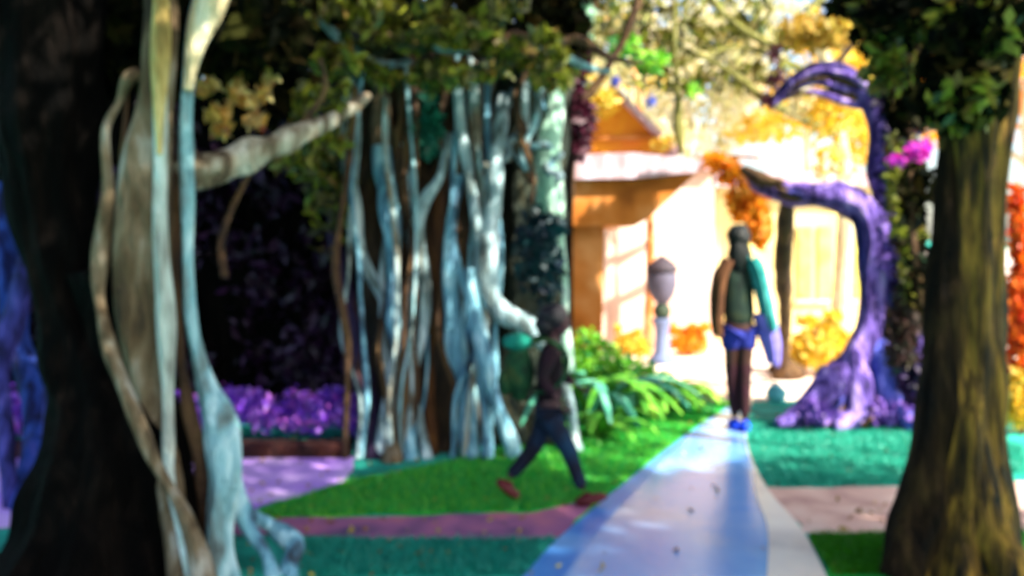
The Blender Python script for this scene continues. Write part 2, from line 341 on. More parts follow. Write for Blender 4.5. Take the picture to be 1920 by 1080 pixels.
root([(860,330,6.8,12),(845,420,6.7,15),(845,540,6.7,18),(855,640,6.7,22),(875,740,6.65,20),(880,870,6.5,22)], b_cyan, 8)
root([(850,130,6.8,10),(862,220,6.7,12),(880,320,6.7,13),(892,400,6.6,14),(905,470,6.6,20),(908,520,6.6,22)], b_pale, 9)
root([(945,180,6.9,14),(938,260,6.7,17),(932,330,6.6,22),(915,420,6.6,24),(910,500,6.6,26),(920,560,6.6,26),(955,600,6.6,24),(1000,625,6.65,20),(1040,670,6.7,14),(1066,760,6.7,14),(1080,850,6.7,16)], b_pale, 10)
root([(885,500,6.6,14),(890,600,6.55,18),(912,680,6.5,18),(935,750,6.5,16),(960,830,6.5,18),(965,870,6.5,18)], b_cyan, 11)
root([(880,610,6.6,10),(900,720,6.55,12),(915,800,6.5,12),(918,870,6.45,14)], b_cyan, 12)
root([(905,60,7.1,24),(912,150,7.0,22),(912,240,6.9,18),(905,330,6.8,9)], bark('grey_bark', [(.05,.04,.035),(.16,.14,.12),(.26,.22,.2)]), 13)
root([(990,60,6.9,10),(985,160,6.8,10),(982,250,6.8,12),(990,330,6.8,14)], b_pale, 14)
root([(1040,40,6.9,18),(1045,160,6.9,18),(1040,260,6.8,28),(1030,340,6.8,36),(1035,400,6.8,34),(1052,460,6.8,15),(1058,540,6.8,10),(1056,600,6.8,12),(1068,700,6.8,14)], bark('mint_bark', [(.2,.42,.3),(.4,.66,.5),(.7,.85,.75)]), 15)
root([(870,170,6.9,14),(830,120,6.9,16),(760,90,6.9,16),(640,80,7,14)], b_brown, 16, name='limb')
random.seed(5)
mats_x = [b_cy2, b_brown, b_pale, b_brown, b_cyan, b_mix]
for q in range(32):
    x = 650+random.random()*400; d = 6.72+random.random()*.2; r = 3+random.random()*4; y0 = 60+random.random()*250; y1 = 865
    if 930 < x < 1060: y1 = 260+random.random()*130
    c_ = []
    for i in range(7):
        c_.append((x+math.sin(i*1.1+q)*14+(i/6)*(random.random()-.5)*40, y0+(y1-y0)*i/6, d-.25*i/6, r*(.8+.5*random.random())*1.25))
    root(c_, mats_x[q % 6], 30+q, wob=.3)
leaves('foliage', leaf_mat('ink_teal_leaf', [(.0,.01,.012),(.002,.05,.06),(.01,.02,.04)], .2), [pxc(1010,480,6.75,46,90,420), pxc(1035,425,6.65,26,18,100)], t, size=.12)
leaves('foliage', l_teal, [pxc(800,235,6.8,34,60,160)], t, size=.14)
cl = [pxc(520+random.random()*540, 10+150*random.random()**.9, 5.8+random.random()*.7, 20+30*random.random(), 6+12*random.random(), 55) for i in range(52)]
for q in range(9):
    x = 540+q*62; root([(x,30+random.random()*60,6.3,8),(x+50,70+random.random()*50,6.3,9),(x+110,60+random.random()*60,6.3,7),(x+170,90+random.random()*60,6.4,4)], [b_brown, b_cy2, b_brown][q % 3], 80+q, name='limb')
cl += [pxc(620,330,6.9,50,160,260), pxc(560,300,6.6,50,40,120)]
leaves('foliage', l_olive, cl, t, size=.13)
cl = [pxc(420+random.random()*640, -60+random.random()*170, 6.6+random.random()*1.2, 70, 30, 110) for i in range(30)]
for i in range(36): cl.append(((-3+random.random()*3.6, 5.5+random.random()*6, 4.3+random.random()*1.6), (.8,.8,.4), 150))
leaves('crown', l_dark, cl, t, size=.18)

# ------------------------------------------------------------------ maroon-leaved tree between the banyan and the orange limb
t = thing('copper_tree', 'dark maroon drooping leaves hanging between the pale banyan and the orange porch', 'tree', (.75,9.6,0))
MB().tube([(.56,9.6,0,.06),(.6,9.6,1.4,.05),(.62,9.5,2.2,.05),(.72,9.4,3.6,.04),(1.1,9.3,4.6,.03)], seg=12).build('trunk', b_brown, t)
MB().px([(1075,190,9.2,9),(1110,170,9.2,9),(1160,90,9.1,9),(1190,20,9,10),(1210,-80,9,12)], seg=10).build('limb', b_brown, t)
leaves('crown', l_maroon, [pxc(1082,235,9.2,34,70,420), pxc(1075,110,9.2,32,80,380), pxc(1080,40,9.2,30,40,160)], t, size=.16)
leaves('foliage', leaf_mat('mint_leaf', [(.2,.5,.3),(.4,.6,.45)], .4), [pxc(1098,40,8.9,16,60,110)], t, size=.12)

# ------------------------------------------------------------------ house behind the bank
m_wall = noise_mat('peach_plaster', [(.62,.4,.32),(.72,.52,.43),(.8,.66,.58)], scale=1.3, bump=.2, bscale=25)
m_ywall = noise_mat('straw_plaster', [(.75,.6,.22),(.8,.7,.4)], scale=1.6, bump=.2, bscale=25)
m_oran = noise_mat('orange_timber', [(.25,.07,.005),(.5,.16,.02),(.65,.3,.1)], scale=2, bump=.3)
m_roof = noise_mat('pink_roof', [(.36,.22,.24),(.5,.36,.4),(.62,.55,.66)], scale=2.4, stretch=(3,1,1), bump=.3)
m_gab = noise_mat('amber_plaster', [(.7,.18,.01),(.8,.34,.02),(.75,.22,.03)], scale=2, bump=.3)
t = thing('house', 'peach-walled house with orange porch and pink roof edge beyond the green bank', 'house', (3.4,13.2,0))
def prism(name, pts, d, depth, mat, par=None):      # outline from photo pixels at its own distance, with real depth
    m = MB(); n = len(pts)
    for x, y in pts: m.v.append(P(x, y, d))
    for x, y in pts: m.v.append(P(x, y, d)+Vector((0, depth, 0)))
    m.f.append(tuple(range(n))[::-1]); m.f.append(tuple(range(n, 2*n)))
    for i in range(n): j = (i+1) % n; m.f.append((i, j, n+j, n+i))
    bm = bmesh.new(); me = mesh(m.v, m.f); bm.from_mesh(me); bmesh.ops.recalc_face_normals(bm, faces=bm.faces); bm.to_mesh(me); bm.free()
    return link(name, me, mat, par if par else t, False)
prism('wall', [(1120,655),(1120,318),(1340,318),(1340,655)], 13.2, 4, m_wall)
prism('wall', [(1343,655),(1343,350),(1655,350),(1655,655)], 13.5, 3.5, m_ywall)
for x in (1395,1510,1548,1598): 
    w_ = prism('window', [(x-13,560),(x-13,425),(x+13,425),(x+13,560)], 13.46, .03, noise_mat('lime_shutter', [(.6,.55,.08),(.75,.7,.2)], scale=4))
    prism('frame', [(x-17,568),(x-17,562),(x+17,562),(x+17,568)], 13.4, .09, m_wall, w_)
prism('cornice', [(1105,318),(1105,300),(1350,300),(1350,318)], 13.0, .4, m_roof)
prism('roof', [(1335,350),(1335,322),(1670,322),(1670,350)], 13.2, 4.2, m_roof)
prism('porch_roof', [(1066,336),(1066,290),(1190,286),(1320,300),(1310,322),(1190,334)], 9.5, 3.4, m_roof)
prism('soffit_shadow', [(1071,424),(1071,339),(1190,337),(1305,325),(1215,410),(1190,424)], 9.65, 2.6, m_oran)  # wedge outline and orange colour also stand for the shadow under the eave
prism('post', [(1074,730),(1074,423),(1134,423),(1126,730)], 9.8, .26, m_oran)
prism('post', [(1138,690),(1138,421),(1152,421),(1152,690)], 12.0, .12, m_wall)
prism('gable', [(1085,288),(1085,236),(1160,180),(1262,284)], 10.6, 2.0, m_gab)
prism('barge_board', [(1160,166),(1160,179),(1266,286),(1282,286)], 10.4, 2.3, m_roof)
prism('barge_board', [(1159,166),(1159,179),(1085,235),(1085,222)], 10.4, 2.3, m_oran)
prism('gable_beam', [(1085,262),(1085,254),(1228,254),(1236,262)], 10.54, .05, m_oran)
t = thing('tree', 'golden and orange leaved tree rising behind the house porch roof', 'tree', (2.4,12.6,0))
MB().tube([(1.95,12.8,0,.07),(2.0,12.8,1.5,.06),(1.9,12.6,2.8,.05),(1.7,12.4,4,.03)], seg=10).build('trunk', b_orange, t)
MB().tube([(2.0,12.8,2.2,.05),(2.8,12.2,2.7,.03),(3.3,11.8,2.7,.02)], seg=10).build('limb', b_orange, t)
leaves('foliage', l_gold, [pxc(1130,190,10.2,36,30,120), pxc(1245,270,10.4,24,20,40)], t, size=.13)
leaves('crown', l_oran, [pxc(1365,320,9.6,26,26,160), pxc(1400,375,9.6,38,44,560), pxc(1425,425,9.6,22,40,320), pxc(1340,300,9.7,26,14,100)], t, size=.13)

# ------------------------------------------------------------------ violet banyan on the right
t = thing('banyan_tree', 'violet-tinted banyan on the right whose limb arches above the standing woman', 'tree', G(1650,790))
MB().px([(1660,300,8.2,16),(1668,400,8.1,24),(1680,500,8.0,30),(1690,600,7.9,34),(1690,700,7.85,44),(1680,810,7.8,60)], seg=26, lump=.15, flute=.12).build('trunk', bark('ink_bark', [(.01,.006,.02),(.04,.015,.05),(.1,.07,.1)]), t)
MB().px([(1400,322,8.6,8),(1430,345,8.4,18),(1490,362,8.2,22),(1550,368,8.0,24),(1600,378,7.9,28),(1640,430,7.8,27),(1640,520,7.8,30),(1635,600,7.75,25),(1610,660,7.7,28),(1570,720,7.65,32),(1520,770,7.6,26),(1480,800,7.55,16)], seg=24, n=9, lump=.15, flute=.06).build('limb', b_purple, t)
MB().px([(1395,318,8.45,9),(1425,335,8.25,14),(1470,345,8.1,9)], seg=12).build('limb', b_brown, t)
MB().px([(1450,190,8.4,8),(1480,160,8.3,13),(1530,132,8.2,16),(1585,140,8.1,17),(1625,185,8.0,18),(1645,250,7.95,17),(1650,320,7.9,22),(1670,400,7.9,22)], seg=18, n=8, lump=.18).build('limb', bark('indigo_bark', [(.008,.004,.05),(.04,.02,.16),(.2,.15,.5)]), t)
MB().px([(1655,420,7.7,16),(1690,500,7.7,18),(1705,600,7.7,16),(1715,720,7.6,20),(1720,800,7.55,24)], seg=14, lump=.2).build('aerial_root', b_purple, t)
MB().px([(1640,640,7.7,22),(1660,720,7.6,26),(1690,770,7.5,26),(1720,800,7.4,20)], seg=14, lump=.2).build('surface_root', bark('cobalt_bark', [(.02,.03,.3),(.1,.12,.6),(.3,.25,.7)]), t)
MB().px([(1600,660,7.65,20),(1610,730,7.55,24),(1600,780,7.5,22),(1560,800,7.45,14)], seg=14, lump=.2).build('surface_root', b_purple, t)
MB().px([(1560,700,7.6,20),(1530,740,7.5,20),(1500,775,7.45,18),(1455,795,7.4,8)], seg=14, lump=.2).build('surface_root', b_purple, t)
MB().px([(1478,360,8.3,10),(1474,420,8.6,16),(1468,500,8.9,17),(1472,570,9.2,13),(1470,640,9.5,10),(1466,700,9.9,14)], seg=14, lump=.15).build('aerial_root', b_brown, t)
random.seed(9)
for q in range(11):
    o_ = random.uniform(-26, 30); k_ = random.uniform(-14, 14)
    MB().px([(1480+o_,358+k_,8.1,4),(1560+o_,372+k_,8.0,7),(1620+o_*.6,410+k_,7.85,8),(1652+o_,520,7.75,8),(1650+o_,640,7.7,9),(1625+o_*1.6,730,7.6,10),(1585+o_*2.2,798,7.45,9)], seg=9, n=9, lump=.3, wob=.7, seed=q).build('aerial_root', [b_purple, b_brown, b_ind, b_brown][q % 4], t)
for q in range(5):
    MB().px([(1450+q*6,200-q*4,8.3,4),(1520,140+q*9,8.15,6),(1600,150+q*10,8.0,7),(1655+q*5,230,7.95,7),(1672+q*6,330,7.9,8)], seg=9, n=9, lump=.3, wob=.8, seed=q+40).build('limb', [b_purple, b_brown][q % 2], t)
MB().px([(1560,135,8.1,6),(1600,80,8.1,5),(1650,30,8.2,5),(1700,-40,8.3,6)], seg=8, lump=.3).build('limb', b_brown, t)
MB().px([(1650,240,8,8),(1690,180,8,7),(1720,90,8,6),(1740,-30,8,7)], seg=8, lump=.3).build('limb', b_brown, t)
leaves('foliage', leaf_mat('amethyst_leaf', [(.1,.04,.35),(.3,.15,.6),(.05,.02,.2)], .3), [pxc(1660,330,7.8,24,60,160), pxc(1670,470,7.7,26,90,180), pxc(1660,770,7.5,60,26,200), pxc(1530,770,7.4,40,24,120)], t, size=.09)
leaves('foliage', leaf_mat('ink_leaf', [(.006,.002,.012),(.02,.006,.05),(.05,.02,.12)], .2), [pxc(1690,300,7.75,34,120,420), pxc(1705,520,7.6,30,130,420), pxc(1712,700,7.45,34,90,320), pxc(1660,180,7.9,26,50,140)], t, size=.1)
leaves('crown', leaf_mat('amber_leaf', [(.6,.4,.05),(.7,.5,.12),(.5,.28,.02),(.35,.35,.05)], .5), [pxc(1530,60,8.2,70,36,420), pxc(1590,30,8.2,40,30,160)], t, size=.13)
leaves('foliage', l_gold, [pxc(1565,215,9,50,50,240), pxc(1550,290,9.4,36,40,60), pxc(1560,180,9,50,24,80)], t, size=.11)
leaves('foliage', l_cream, [pxc(1500,190,9.3,34,34,90), pxc(1580,320,9.4,50,40,60)], t, size=.11)

t = thing('flowering_vine', 'magenta flowers hanging beside the dark vine leaves left of the golden trunk', 'vine', P(1715,560,6.2))
MB().px([(1690,-20,6.2,8),(1700,150,6.2,7),(1705,300,6.2,7),(1712,450,6.2,7),(1735,600,6.2,8),(1745,720,6.3,8),(1750,860,6.5,9)], seg=10, lump=.2).build('stem', b_brown, t)
leaves('foliage', l_dark, [pxc(1690,60,6.2,50,60,420), pxc(1700,190,6.2,40,70,420), pxc(1720,360,6.2,34,70,200), pxc(1730,520,6.2,26,90,130)], t, size=.1)
leaves('foliage', l_olive, [pxc(1690,330,7.0,30,120,260), pxc(1712,480,7.0,22,100,200), pxc(1685,120,7.0,34,70,260)], t, size=.11)
leaves('foliage', leaf_mat('umber_leaf', [(.02,.008,.004),(.06,.02,.02),(.03,.03,.01)], .2), [pxc(1700,380,7.1,34,110,300), pxc(1705,560,7.1,24,110,300), pxc(1690,640,7.1,30,60,220)], t, size=.11)
leaves('flower', l_pink, [pxc(1722,282,6.05,26,18,120), pxc(1680,300,6.05,18,12,50)], t, size=.07)

# ------------------------------------------------------------------ right foreground tree
t = thing('tree', 'rough golden-brown trunk standing in the grass close to the camera at the right', 'tree', G(1790,1062))
MB().px([(1850,-350,4.3,80),(1840,-60,4.3,78),(1832,120,4.3,74),(1828,300,4.3,58),(1822,480,4.3,56),(1814,640,4.3,60),(1800,800,4.3,78),(1798,920,4.3,86),(1795,1010,4.3,98),(1795,1080,4.3,116)], seg=48, n=12, lump=.1, flute=.07, nfl=8).build('trunk', b_gold, t)
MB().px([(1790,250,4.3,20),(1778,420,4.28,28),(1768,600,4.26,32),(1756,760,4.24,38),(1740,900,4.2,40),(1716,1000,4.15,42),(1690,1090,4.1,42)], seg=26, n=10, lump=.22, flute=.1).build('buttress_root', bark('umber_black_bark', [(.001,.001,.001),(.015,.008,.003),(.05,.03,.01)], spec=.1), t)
MB().px([(1820,700,4.2,20),(1840,860,4.15,26),(1850,980,4.1,34),(1900,1090,4.05,40)], seg=18, lump=.2).build('buttress_root', b_gold, t)
MB().px([(1835,150,4.3,40),(1760,40,4.4,34),(1690,-60,4.5,30),(1560,-200,4.8,26)], seg=18, lump=.2).build('limb', b_black, t)
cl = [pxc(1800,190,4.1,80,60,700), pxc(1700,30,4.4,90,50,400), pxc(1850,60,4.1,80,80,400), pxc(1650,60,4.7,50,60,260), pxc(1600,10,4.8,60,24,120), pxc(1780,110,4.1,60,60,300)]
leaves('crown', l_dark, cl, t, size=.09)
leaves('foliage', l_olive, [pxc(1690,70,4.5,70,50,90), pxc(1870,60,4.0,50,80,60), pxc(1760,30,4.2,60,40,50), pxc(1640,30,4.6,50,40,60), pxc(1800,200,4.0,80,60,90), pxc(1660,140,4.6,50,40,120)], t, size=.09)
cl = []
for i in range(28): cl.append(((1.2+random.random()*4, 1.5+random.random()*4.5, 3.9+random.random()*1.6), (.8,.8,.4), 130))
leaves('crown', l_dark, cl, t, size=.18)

t = thing('tree', 'unseen dark canopy added so its boughs shade the near path from above the picture', 'tree', (8.5,1,0))  # added out of view to shade the path, child and left trunk
MB().tube([(8.5,1,0,.25),(8.4,1,2.5,.2),(7.6,.8,4.2,.15),(5.5,.4,5,.08),(3.5,.2,5.3,.04)], seg=16).build('trunk', b_brown, t)  # trunk of the added out-of-view canopy
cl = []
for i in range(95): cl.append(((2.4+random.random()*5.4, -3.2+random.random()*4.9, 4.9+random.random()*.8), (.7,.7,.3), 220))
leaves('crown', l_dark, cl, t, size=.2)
# ------------------------------------------------------------------ green bank plants
t0 = None
def fern(px, py, d, n, L, lab, mats, seed):
    base = P(px, py, d); base.z = 0
    t = thing('fern', lab, 'plant', base, 'arching green plants on the bank left of the path')
    random.seed(seed)
    for k in range(n):
        az = 2*math.pi*k/n+random.random()*.5; l = L*(.75+.5*random.random()); v = []; f = []
        segs = 12; w0 = .035+.02*random.random(); el = .9+.45*random.random()
        dirv = Vector((math.cos(az), math.sin(az)*.8, 0)); side = Vector((-math.sin(az), math.cos(az), 0))
        for i in range(segs+1):
            u = i/segs; q = base+dirv*(l*u*math.cos(el*(1-.6*u)))+Vector((0,0,l*(math.sin(el)*u-.75*u*u*u)))
            q.z = max(q.z, .02)
            wv = w0*(math.sin(math.pi*min(1,u*.9+.08))**.6)*(1+.35*(i % 2))
            v += [q-side*wv, q+Vector((0,0,.012)), q+side*wv]
        for i in range(segs):
            a = i*3; f += [(a,a+1,a+4,a+3),(a+1,a+2,a+5,a+4)]
        link('frond', mesh(v, f), mats[k % len(mats)], t)
fm = [noise_mat('frond_green', [(.02,.15,.01),(.07,.3,.02),(.18,.42,.04)], scale=8), noise_mat('frond_teal', [(.02,.22,.12),(.08,.4,.25),(.2,.5,.35)], scale=8), noise_mat('frond_lime', [(.12,.4,.01),(.25,.55,.03),(.35,.6,.1)], scale=8)]
fern(1095,760,7.6,17,1.05,'tallest teal-green arching plant right behind the walking child', [fm[1],fm[0]], 1)
fern(1160,765,7.8,16,.85,'bright green arching plant second from the child along the bank', [fm[0],fm[1]], 2)
fern(1215,750,8.1,15,.7,'lime green spiky plant in the middle of the bank', [fm[2],fm[0]], 3)
fern(1275,745,8.5,14,.52,'low lime plant near the tip of the bank by the path', [fm[2]], 4)
fern(1130,800,7.1,13,.5,'short dark green plant at the foot of the bank', [fm[0]], 5)
t = thing('shrub', 'low green shrub mass along the bank under the arching plants', 'shrub', (1.3,8.2,0))
leaves('foliage', l_green, [(G(1100,770)+Vector((0,0,.4)),(.25,.3,.4),700), (G(1140,768)+Vector((0,0,.32)),(.28,.3,.33),600), (G(1185,765)+Vector((0,0,.25)),(.3,.3,.26),600), (G(1230,760)+Vector((0,0,.15)),(.3,.3,.2),400), (G(1290,758)+Vector((0,0,.08)),(.25,.25,.12),300)], t, size=.08)
MB().tube([(1.0,8.2,0,.03),(1.1,8.15,.2,.02),(1.2,8.1,.35,.01)], seg=8).build('stem', b_brown, t)

# ------------------------------------------------------------------ small far shrubs
def shrub(px, py, w, h, mat, lab, group=None, sz=.1, n=420):
    c = G(px, py); k = c.y/F
    t = thing('shrub', lab, 'shrub', c, group)
    for s_ in (-.3,0,.25): MB().tube([(c.x,c.y,0,.02),(c.x+s_*w*k*.5,c.y,h*k*.3,.014),(c.x+s_*w*k,c.y,h*k*.7,.006)], seg=7).build('stem', b_brown, t)
    leaves('foliage', mat, [((c.x+random.uniform(-.55,.55)*w*k,c.y,h*k*random.uniform(.15,1.05)),(w*k*.16,w*k*.2,h*k*.14),n//10) for _ in range(9)]+[((c.x,c.y,h*k*.5),(w*k*.42,w*k*.4,h*k*.4),n//2), ((c.x-w*k*.25,c.y,h*k*.4),(w*k*.3,w*k*.3,h*k*.35),n//3), ((c.x+w*k*.28,c.y,h*k*.45),(w*k*.28,w*k*.3,h*k*.4),n//3)], t, size=sz)
gs = 'flowering shrubs on the sunlit gravel'
shrub(1178,668,60,50,l_gold,'small golden shrub on gravel just left of the pale lantern', gs)
shrub(1292,668,66,56,l_oran,'small orange shrub on gravel just right of the pale lantern', gs)
shrub(1535,705,120,105,l_gold,'larger yellow shrub right of the thin dark aerial root', gs, .12, 800)
shrub(1600,690,70,70,l_gold,'yellow shrub partly behind the violet trunk', gs)
shrub(1368,640,50,120,leaf_mat('rust_leaf',[(.5,.2,.03),(.6,.3,.05)],.4),'rust-coloured shrub seen behind the standing woman', gs)
shrub(1925,810,90,420,l_red,'tall orange-red shrub at the right picture edge behind the golden trunk', None, .12, 900)
shrub(1915,815,60,120,l_gold,'low yellow shrub at the foot of the tall red one', None, .09, 400)

# dark stone and turquoise stone by the prop root
s1 = MB().blob(G(1475,712)+Vector((0,0,.09)), (.2,.16,.14), lump=.2, seed=2).build('stone', b_brown); tag(s1, 'dark brown stone at the foot of the thin aerial root', 'stone')
s2 = MB().blob(G(1455,752)+Vector((0,0,.07)), (.1,.1,.1), lump=.15, seed=4).build('stone', plain('turquoise_stone', (.15,.55,.65))); tag(s2, 'small turquoise stone on the pale gravel by the path end', 'stone')

# ------------------------------------------------------------------ lantern
c = G(1241,682); k = c.y/F
t = thing('stone_lantern', 'grey round-headed stone lantern on a pale blue pedestal among orange shrubs', 'lantern', c)
m_ped = plain('pale_blue_stone', (.13,.17,.3)); m_lan = plain('lavender_grey_stone', (.09,.085,.13)); m_cap = plain('grey_stone', (.05,.04,.055))
Z = .88
MB().lathe(c, [(r*Z, z*.92) for r, z in [(.2,0),(.2,.08),(.15,.11),(.12,.16),(.10,.45),(.12,.55),(.15,.6),(.15,.64)]]).build('pedestal', m_ped, t)
MB().lathe(c, [(r*Z, z*.92) for r, z in [(.09,.64),(.11,.68),(.13,.72),(.12,.8),(.08,.84)]]).build('collar', plain('dark_moss_stone', (.03,.05,.03)), t)
MB().lathe(c, [(r*Z, z*.92) for r, z in [(.07,.84),(.13,.9),(.19,1.0),(.22,1.12),(.22,1.24),(.2,1.3)]]).build('lamp_head', m_lan, t)
MB().lathe(c, [(r*Z, z*.92) for r, z in [(.23,1.3),(.24,1.34),(.18,1.42),(.1,1.48),(.03,1.52),(.01,1.54)]]).build('cap', m_cap, t)

# ------------------------------------------------------------------ far sunlit trees
def far_tree(x, y, h, r, mats, lab, n, seed):
    random.seed(seed)
    t = thing('tree', lab, 'tree', (x,y,0), 'sunlit trees far beyond the gravel')
    MB().tube([(x,y,0,.2),(x+.1,y,h*.3,.15),(x-.1,y,h*.6,.11),(x+.1,y,h*.85,.05)], seg=12).build('trunk', b_cream, t)
    for k_ in range(4):
        a = random.random()*6.28; MB().tube([(x,y,h*(.45+.08*k_),.08),(x+math.cos(a)*r*.5,y+math.sin(a)*r*.5,h*(.62+.06*k_),.05),(x+math.cos(a)*r*.8,y+math.sin(a)*r*.8,h*(.75+.05*k_),.02)], seg=8).build('limb', b_cream, t)
    cl = []
    for k_ in range(16):
        a = random.random()*6.28; rr = r*random.random()**.5; cl.append(((x+math.cos(a)*rr, y+math.sin(a)*rr, h*(.55+.45*random.random())), (r*.32,r*.32,r*.22), n//16))
    leaves('crown', mats, cl, t, size=.3)
far = [(3.2,24,6.8,2.2,l_cream,'pale tree left of the bright gap beyond the gravel',1870),(5.4,27,8,2.6,l_cream,'pale airy tree behind the orange leaves',2210),
 (8.4,25,7.6,2.4,l_gold,'golden tree seen through the violet arch',2210),(11.5,28,8.5,3,l_cream,'pale tree right of the violet arch',2210),
 (6.8,40,12,4,l_cream,'tallest pale tree far behind the others',2720),(14,24,8,3,l_oran,'orange tree far off at the right',2210),(3.5,38,11,3.4,l_gold,'distant golden tree above the orange porch',2210)]
for i, a in enumerate(far): far_tree(*a, 20+i)

# overhanging twigs of the upper right
t = thing('fig_tree', 'olive arching boughs crossing the bright sky at the top right of centre', 'tree', (4.6,12.5,0))
MB().tube([(4.6,12.5,0,.14),(4.7,12.5,2,.12),(4.5,12.4,3.6,.1),(4.0,12,4.8,.08)], seg=14).build('trunk', b_cream, t)
m_ol = bark('olive_bark', [(.05,.05,.01),(.16,.15,.03),(.3,.28,.08)])
MB().px([(1600,-80,11.8,10),(1480,70,10.4,7),(1450,82,10,6),(1400,60,9.8,7),(1350,20,9.8,6),(1310,-40,9.8,5)], seg=10, lump=.2).build('limb', m_ol, t)
MB().px([(1560,250,11.6,9),(1470,205,10.6,8),(1430,185,10,7),(1390,150,9.8,7),(1340,118,9.7,5),(1300,100,9.7,4)], seg=10, lump=.2).build('limb', m_ol, t)
MB().px([(1560,160,11.6,9),(1460,110,10.4,6),(1420,95,10,5),(1370,88,9.8,5),(1320,110,9.7,3)], seg=10, lump=.2).build('limb', m_ol, t)
MB().px([(1268,-60,9.9,5),(1265,60,9.9,4),(1270,180,9.9,7),(1272,240,9.9,9),(1278,290,9.9,4)], seg=10, lump=.2).build('limb', m_ol, t)
random.seed(31)
for q in range(16):
    x = 1110+q*24+random.uniform(-10,10); y = random.uniform(-40,60); c_ = [(x,y,10.2,5)]
    for i in range(4):
        x += random.uniform(-50,60); y += random.uniform(10,55); c_.append((x,y,10.2,4.2-.8*i))
    MB().px(c_, seg=7, lump=.2).build('branch', m_ol, t)
leaves('foliage', l_olive, [pxc(1080+random.random()*400, random.random()*170, 10.1, 28, 13, 20) for _ in range(46)], t, size=.12)
leaves('foliage', l_green, [pxc(1222,115,9.5,34,24,90), pxc(1170,85,9.5,36,24,40), pxc(1300,170,9.8,20,20,20)], t, size=.13)
leaves('foliage', l_cream, [pxc(1380,120,10.6,90,70,420), pxc(1240,60,10.6,110,70,480), pxc(1420,30,10.6,90,50,320), pxc(1330,200,10.8,110,50,320), pxc(1150,60,10.6,60,60,220)], t, size=.12)
leaves('foliage', l_olive, [pxc(1200,60,10.2,60,30,60), pxc(1380,150,10.2,50,30,70), pxc(1330,10,10.2,100,24,130), pxc(1200,5,10.2,80,22,110), pxc(1400,60,10.2,60,30,50)], t, size=.1)
leaves('foliage', l_maroon, [pxc(1455,100,9.8,16,20,60), pxc(1440,190,9.8,16,16,50), pxc(1455,150,9.8,14,30,50)], t, size=.1)
leaves('foliage', l_blue, [pxc(1155,152,9.3,12,10,30), pxc(1218,190,9.3,10,14,30)], t, size=.08)

# ------------------------------------------------------------------ grass blades
def blades(name, polyfn, n, cols, lab, h=.035):
    pts = []
    while len(pts) < n:
        p = polyfn()
        if p is not None: pts.append(p)
    C = np.array(pts); a = rng.random(n)*6.28; hh = h*(.6+.8*rng.random(n)); wd = .004+.003*rng.random(n)
    v = np.zeros((n,3,3)); sx = np.cos(a)*wd; sy = np.sin(a)*wd
    v[:,0,0] = C[:,0]-sx; v[:,0,1] = C[:,1]-sy; v[:,1,0] = C[:,0]+sx; v[:,1,1] = C[:,1]+sy
    v[:,2,0] = C[:,0]+rng.normal(size=n)*h*.4; v[:,2,1] = C[:,1]+rng.normal(size=n)*h*.4; v[:,2,2] = hh
    tri = np.arange(n*3).reshape(-1,3)
    me = bpy.data.meshes.new('m'); me.vertices.add(n*3); me.vertices.foreach_set('co', v.reshape(-1))
    me.loops.add(n*3); me.loops.foreach_set('vertex_index', tri.reshape(-1)); me.polygons.add(n); me.polygons.foreach_set('loop_start', np.arange(n)*3)
    me.update(calc_edges=True)
    o = link(name, me, leaf_mat(name+'_blade', cols, .3), None, False); tag(o, lab, 'grass', kind='stuff')
def inpoly(x, y, poly):
    r = False; j = len(poly)-1
    for i in range(len(poly)):
        if (poly[i][1] > y) != (poly[j][1] > y) and x < (poly[j][0]-poly[i][0])*(y-poly[i][1])/(poly[j][1]-poly[i][1])+poly[i][0]: r = not r
        j = i
    return r
def sampler(poly):
    xs = [p[0] for p in poly]; ys = [p[1] for p in poly]
    def f():
        x = random.uniform(min(xs), max(xs)); y = random.uniform(min(ys), max(ys))
        if not inpoly(x, y, poly): return None
        q = G(x, y)
        return (q.x, q.y)
    return f
blades('grass', sampler([(450,972),(650,905),(860,864),(1100,802),(1240,752),(1360,760),(1200,880),(1110,940),(1000,958)]), 26000, [(.0,.2,.03),(.01,.45,.06),(.2,.5,.02)], 'fresh green lawn under the pale banyan and around the child')
blades('grass', sampler([(560,1015),(1040,1015),(985,1080),(560,1080)]), 9000, [(.0,.2,.14),(.01,.38,.28)], 'grass tinted teal for shade at the bottom edge left of the path')
blades('grass', sampler([(1408,790),(1720,800),(1920,840),(1920,885),(1720,908),(1440,912),(1406,840)]), 22000, [(.0,.2,.13),(.02,.42,.28),(.06,.55,.4)], 'lawn tinted teal for shade between the violet banyan and the pink cross path')
blades('grass', sampler([(1515,1005),(1920,1000),(1920,1080),(1560,1080)]), 9000, [(.02,.16,.0),(.05,.3,.0)], 'bright green grass around the foot of the golden trunk')

# ------------------------------------------------------------------ people
def skin_mesh(nodes, edges, sub=2):
    """nodes: (x,y,z,rx[,ry]); grows one continuous surface"""
    me = bpy.data.meshes.new('s'); me.from_pydata([n[:3] for n in nodes], edges, []); o = bpy.data.objects.new('s', me); COL.objects.link(o)
    bm = bmesh.new(); bm.from_mesh(me); l = bm.verts.layers.skin.verify()
    for i, v in enumerate(bm.verts): v[l].radius = (nodes[i][3], nodes[i][4] if len(nodes[i]) > 4 else nodes[i][3]); v[l].use_root = (i == 0)
    bm.to_mesh(me); bm.free()
    m1 = o.modifiers.new('a', 'SKIN'); m1.use_smooth_shade = True; m2 = o.modifiers.new('b', 'SUBSURF'); m2.levels = m2.render_levels = sub
    dg = bpy.context.evaluated_depsgraph_get(); out = bpy.data.meshes.new_from_object(o.evaluated_get(dg))
    bpy.data.objects.remove(o); return out
def chain(i0, n): return [(i0+i, i0+i+1) for i in range(n-1)]
